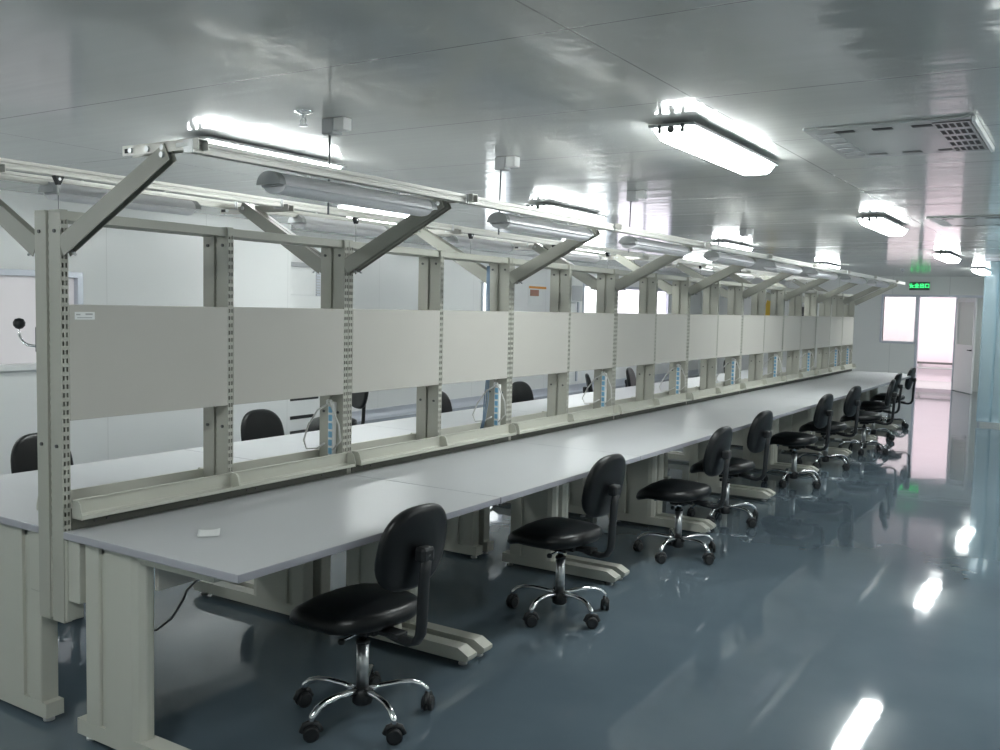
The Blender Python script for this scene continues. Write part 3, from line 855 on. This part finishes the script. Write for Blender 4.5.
def sprinkler():
    r = thing('sprinkler', '', 'sprinkler')
    b = MB(); b.lathe([(0, .002), (.042, .002), (.040, -.008), (.020, -.016), (.012, -.018), (0, -.018)], m=M['chrome'], n=24); b.build('rosette', r)
    b = MB(); b.cyl((0, 0, -.016), (0, 0, -.038), .010, m=M['steel'], n=12); b.tube([(.010, 0, -.036), (.018, 0, -.052), (.008, 0, -.068)], .003, M['steel'], n=6); b.tube([(-.010, 0, -.036), (-.018, 0, -.052), (-.008, 0, -.068)], .003, M['steel'], n=6)
    b.lathe([(0, -.068), (.020, -.068), (.020, -.071), (0, -.072)], m=M['steel'], n=14); b.build('head', r)
    return r
s1 = sprinkler(); s1.location = (-.10, 1.26, H); s1['label'] = 'chrome sprinkler head in the ceiling beside the nearest junction box'; s1['group'] = 'sprinklers'
dup(s1, (-.14, 17.2, H), 0, 'chrome sprinkler head in the ceiling short of the exit sign', 'sprinklers')
def junction(drop):
    r = thing('junction_box', '', 'junction box')
    b = MB(); b.box(-.035, .035, -.035, .035, -.075, -.001, M['lampcap'], .005); b.build('box', r)
    b = MB(); b.box(.036, .10, -.03, .03, -.06, -.001, M['white'], .004); b.build('socket', r)
    b = MB(); b.tube([(-.012, 0, -.07), (-.016, .002, -.2), (-.018, .0, -drop)], .005, M['greycable'], n=8); b.build('drop_cable', r)
    return r
JB = [(-.12, 1.47, 'grey ceiling junction box with a white socket above the nearest bench, cable hanging down'),
      (.02, 2.78, 'grey ceiling junction box above the second bench, cable hanging to the rails'),
      (.07, 4.5, 'grey ceiling junction box above the fourth bench, cable hanging to the rails'),
      (-.16, 7.8, 'grey ceiling junction box above the sixth bench, cable hanging to the rails')]
j1 = junction(.45)
for i, (x, y, lab) in enumerate(JB):
    if i == 0: j1['label'] = lab; j1['group'] = 'ceiling junction boxes'; j1.location = (x, y, H)
    else: dup(j1, (x, y, H), 0, lab, 'ceiling junction boxes')

# ------------------------------------------------------------------ strip curtain
cv = thing('strip_curtain', 'clear bluish plastic strip curtain hanging from the ceiling beside the aisle', 'curtain', (1.61, 13.45, 0))
b = MB(); b.box(-.02, XR - 1.63, -.02, .03, H - .05, H - .001, M['alu'], .003); b.build('curtain_rail', cv)
def strip_at(x, y, along, wd, ph):
    b = MB(); nz, nw = 10, 6; g = {}
    for j in range(nz + 1):
        z = .05 + (H - .05 - .05) * j / nz
        for i in range(nw + 1):
            s_ = (i / nw - .5) * wd; bow = .012 * math.cos(PI * i / nw + .4) + .006 * math.sin(j * .9 + ph)
            g[i, j] = b.bm.verts.new((x + s_, y + bow, z) if along == 'x' else (x + bow, y + s_, z))
    for j in range(nz):
        for i in range(nw):
            f = b.bm.faces.new([g[i, j], g[i + 1, j], g[i + 1, j + 1], g[i, j + 1]]); f.smooth = True
    b._mi(M['pvc'])
    o = b.build('strip', cv)
    m = o.modifiers.new('thickness', 'SOLIDIFY'); m.thickness = .002
for k in range(18): strip_at(.09 + k * .16, .010 * (k % 2), 'x', .20, k * 1.3)

# ------------------------------------------------------------------ things along the left wall
cb = thing('air_cabinet', 'tall white air-conditioning cabinet standing against the left wall', 'air conditioner', (XL, 6.15, 0))
b = MB(); b.box(.02, .42, -.33, .33, .06, 2.02, M['white'], .012); b.box(.06, .40, -.31, .31, 0, .07, M['greyplastic'], .004); b.build('body', cb)
b = MB(); b.box(.02, .40, -.33, .33, 2.03, 2.28, M['white'], .012); b.build('top_housing', cb)
b = MB(); b.box(.415, .455, -.33, .33, 1.99, 2.04, M['lampcap'], .004); b.build('ledge', cb)
b = MB(); b.box(.418, .428, -.29, .20, 1.66, 1.96, M['paper'], .006); b.build('outlet_panel', cb)
b = MB(); b.box(.416, .421, .222, .303, 1.655, 1.955, M['lampcap'])
for k in range(9): b.box(.418, .430, .225, .30, 1.66 + k * .033, 1.68 + k * .033, M['alu'], .002)
b.build('louvre', cb)
b = MB(); b.box(.418, .426, -.28, .28, .42, .47, M['dark'], .003); b.box(.418, .426, -.20, .20, .20, .24, M['dark'], .003); b.build('intake_grille', cb)
b = MB(); b.box(.402, .404, -.28, -.14, 2.19, 2.21, M['label_ink']); b.box(.402, .404, -.10, .02, 2.11, 2.15, M['label_ink']); b.build('marking', cb)

nt_ = thing('notice_sheet', 'white notice sheet with an orange and brown picture on the left wall', 'notice', (XL, 12.3, 0))
b = MB(); b.box(.001, .004, -.26, .22, 1.62, 1.98, M['paper']); b.build('sheet', nt_)
b = MB(); b.box(.004, .006, -.24, .36, 1.91, 1.95, M['orange']); b.box(.004, .006, -.20, .10, 1.78, 1.89, M['brownprint']); b.build('picture', nt_)
eb = thing('wall_box', 'pale grey electric box on the left wall before the bright window', 'electric box', (XL, 13.62, 0))
b = MB(); b.box(.0, .12, -.22, .22, 1.70, 2.02, M['white'], .008); b.build('box', eb)
b = MB(); b.box(.12, .128, -.20, .20, 1.72, 2.0, M['lampcap'], .004); b.build('door', eb)
b = MB(); b.cyl((0, 0, 0), (.001, 0, 0), .001, n=4); 
b.box(.0, .03, .86 - .62, .90 - .62, 0.2, 1.7, M['alu']); b.build('conduit', eb)
# on the end wall
b = MB(); b.prism([(-.13, 1.60), (.13, 1.60), (.10, 1.84), (.03, 2.02), (-.02, 2.02), (-.08, 1.80)], 'y', YF - .05, YF + .001, M['yellow'])
o = b.build('warning_marker'); o.location = (-3.60, 0, -.10); tag(o, 'yellow triangular marker on the end wall above the far benches', 'marker')
b = MB(); b.box(-.09, .09, YF - .12, YF - .001, 1.62, 1.86, M['blackplastic'], .01); b.box(-.05, .05, YF - .125, YF - .118, 1.66, 1.70, M['greyplastic'], .003)
o = b.build('wall_telephone'); o.location = (-2.80, 0, -.12); tag(o, 'small black box fixed on the end wall above the last boards', 'box')

la = bpy.data.lights.new('side_room_fill', 'AREA'); la.shape = 'RECTANGLE'; la.size = 1.2; la.size_y = 1.2; la.energy = 11; la.color = (.93, 1.0, .96)  # added unseen area light that brightens the room behind the window
lo = bpy.data.objects.new('side_room_fill', la); COL.objects.link(lo); lo.location = (XL - 1.3, 2.6, H - .02)
# ------------------------------------------------------------------ world light and camera
w = bpy.data.worlds.new('daylight'); scn.world = w; w.use_nodes = True
bg = w.node_tree.nodes['Background']; bg.inputs['Color'].default_value = (0.95, 0.95, 1.0, 1); bg.inputs['Strength'].default_value = 1.5

f = 936.65
yaw, pitch, roll = math.radians(32.3807), math.radians(4.13835), math.radians(1.29442)
fwd = Vector((-math.sin(yaw) * math.cos(pitch), math.cos(yaw) * math.cos(pitch), -math.sin(pitch)))
right = Vector((math.cos(yaw), math.sin(yaw), 0)); up = right.cross(fwd)
c, s = math.cos(roll), math.sin(roll)
cx = right * c + up * s; cy = right * -s + up * c
cam = bpy.data.cameras.new('camera'); cam.sensor_fit = 'HORIZONTAL'; cam.sensor_width = 36; cam.lens = f * 36 / 1000
cam.clip_start = .05; cam.clip_end = 200
co = bpy.data.objects.new('camera', cam); COL.objects.link(co)
mw = Matrix((cx, cy, -fwd)).transposed().to_4x4(); mw.translation = Vector((3.0214, -1.9308, 1.5716))
co.matrix_world = mw
scn.camera = co

scn.view_settings.view_transform = 'Standard'; scn.view_settings.look = 'None'
scn.view_settings.exposure = 1.5; scn.view_settings.gamma = 1.0; scn.view_settings.use_curve_mapping = False
scn.cycles.use_denoising = True
scn.cycles.max_bounces = 8; scn.cycles.diffuse_bounces = 4; scn.cycles.glossy_bounces = 4; scn.cycles.transparent_max_bounces = 16
scn.cycles.caustics_reflective = False; scn.cycles.caustics_refractive = False
scn.cycles.sample_clamp_indirect = 6.0
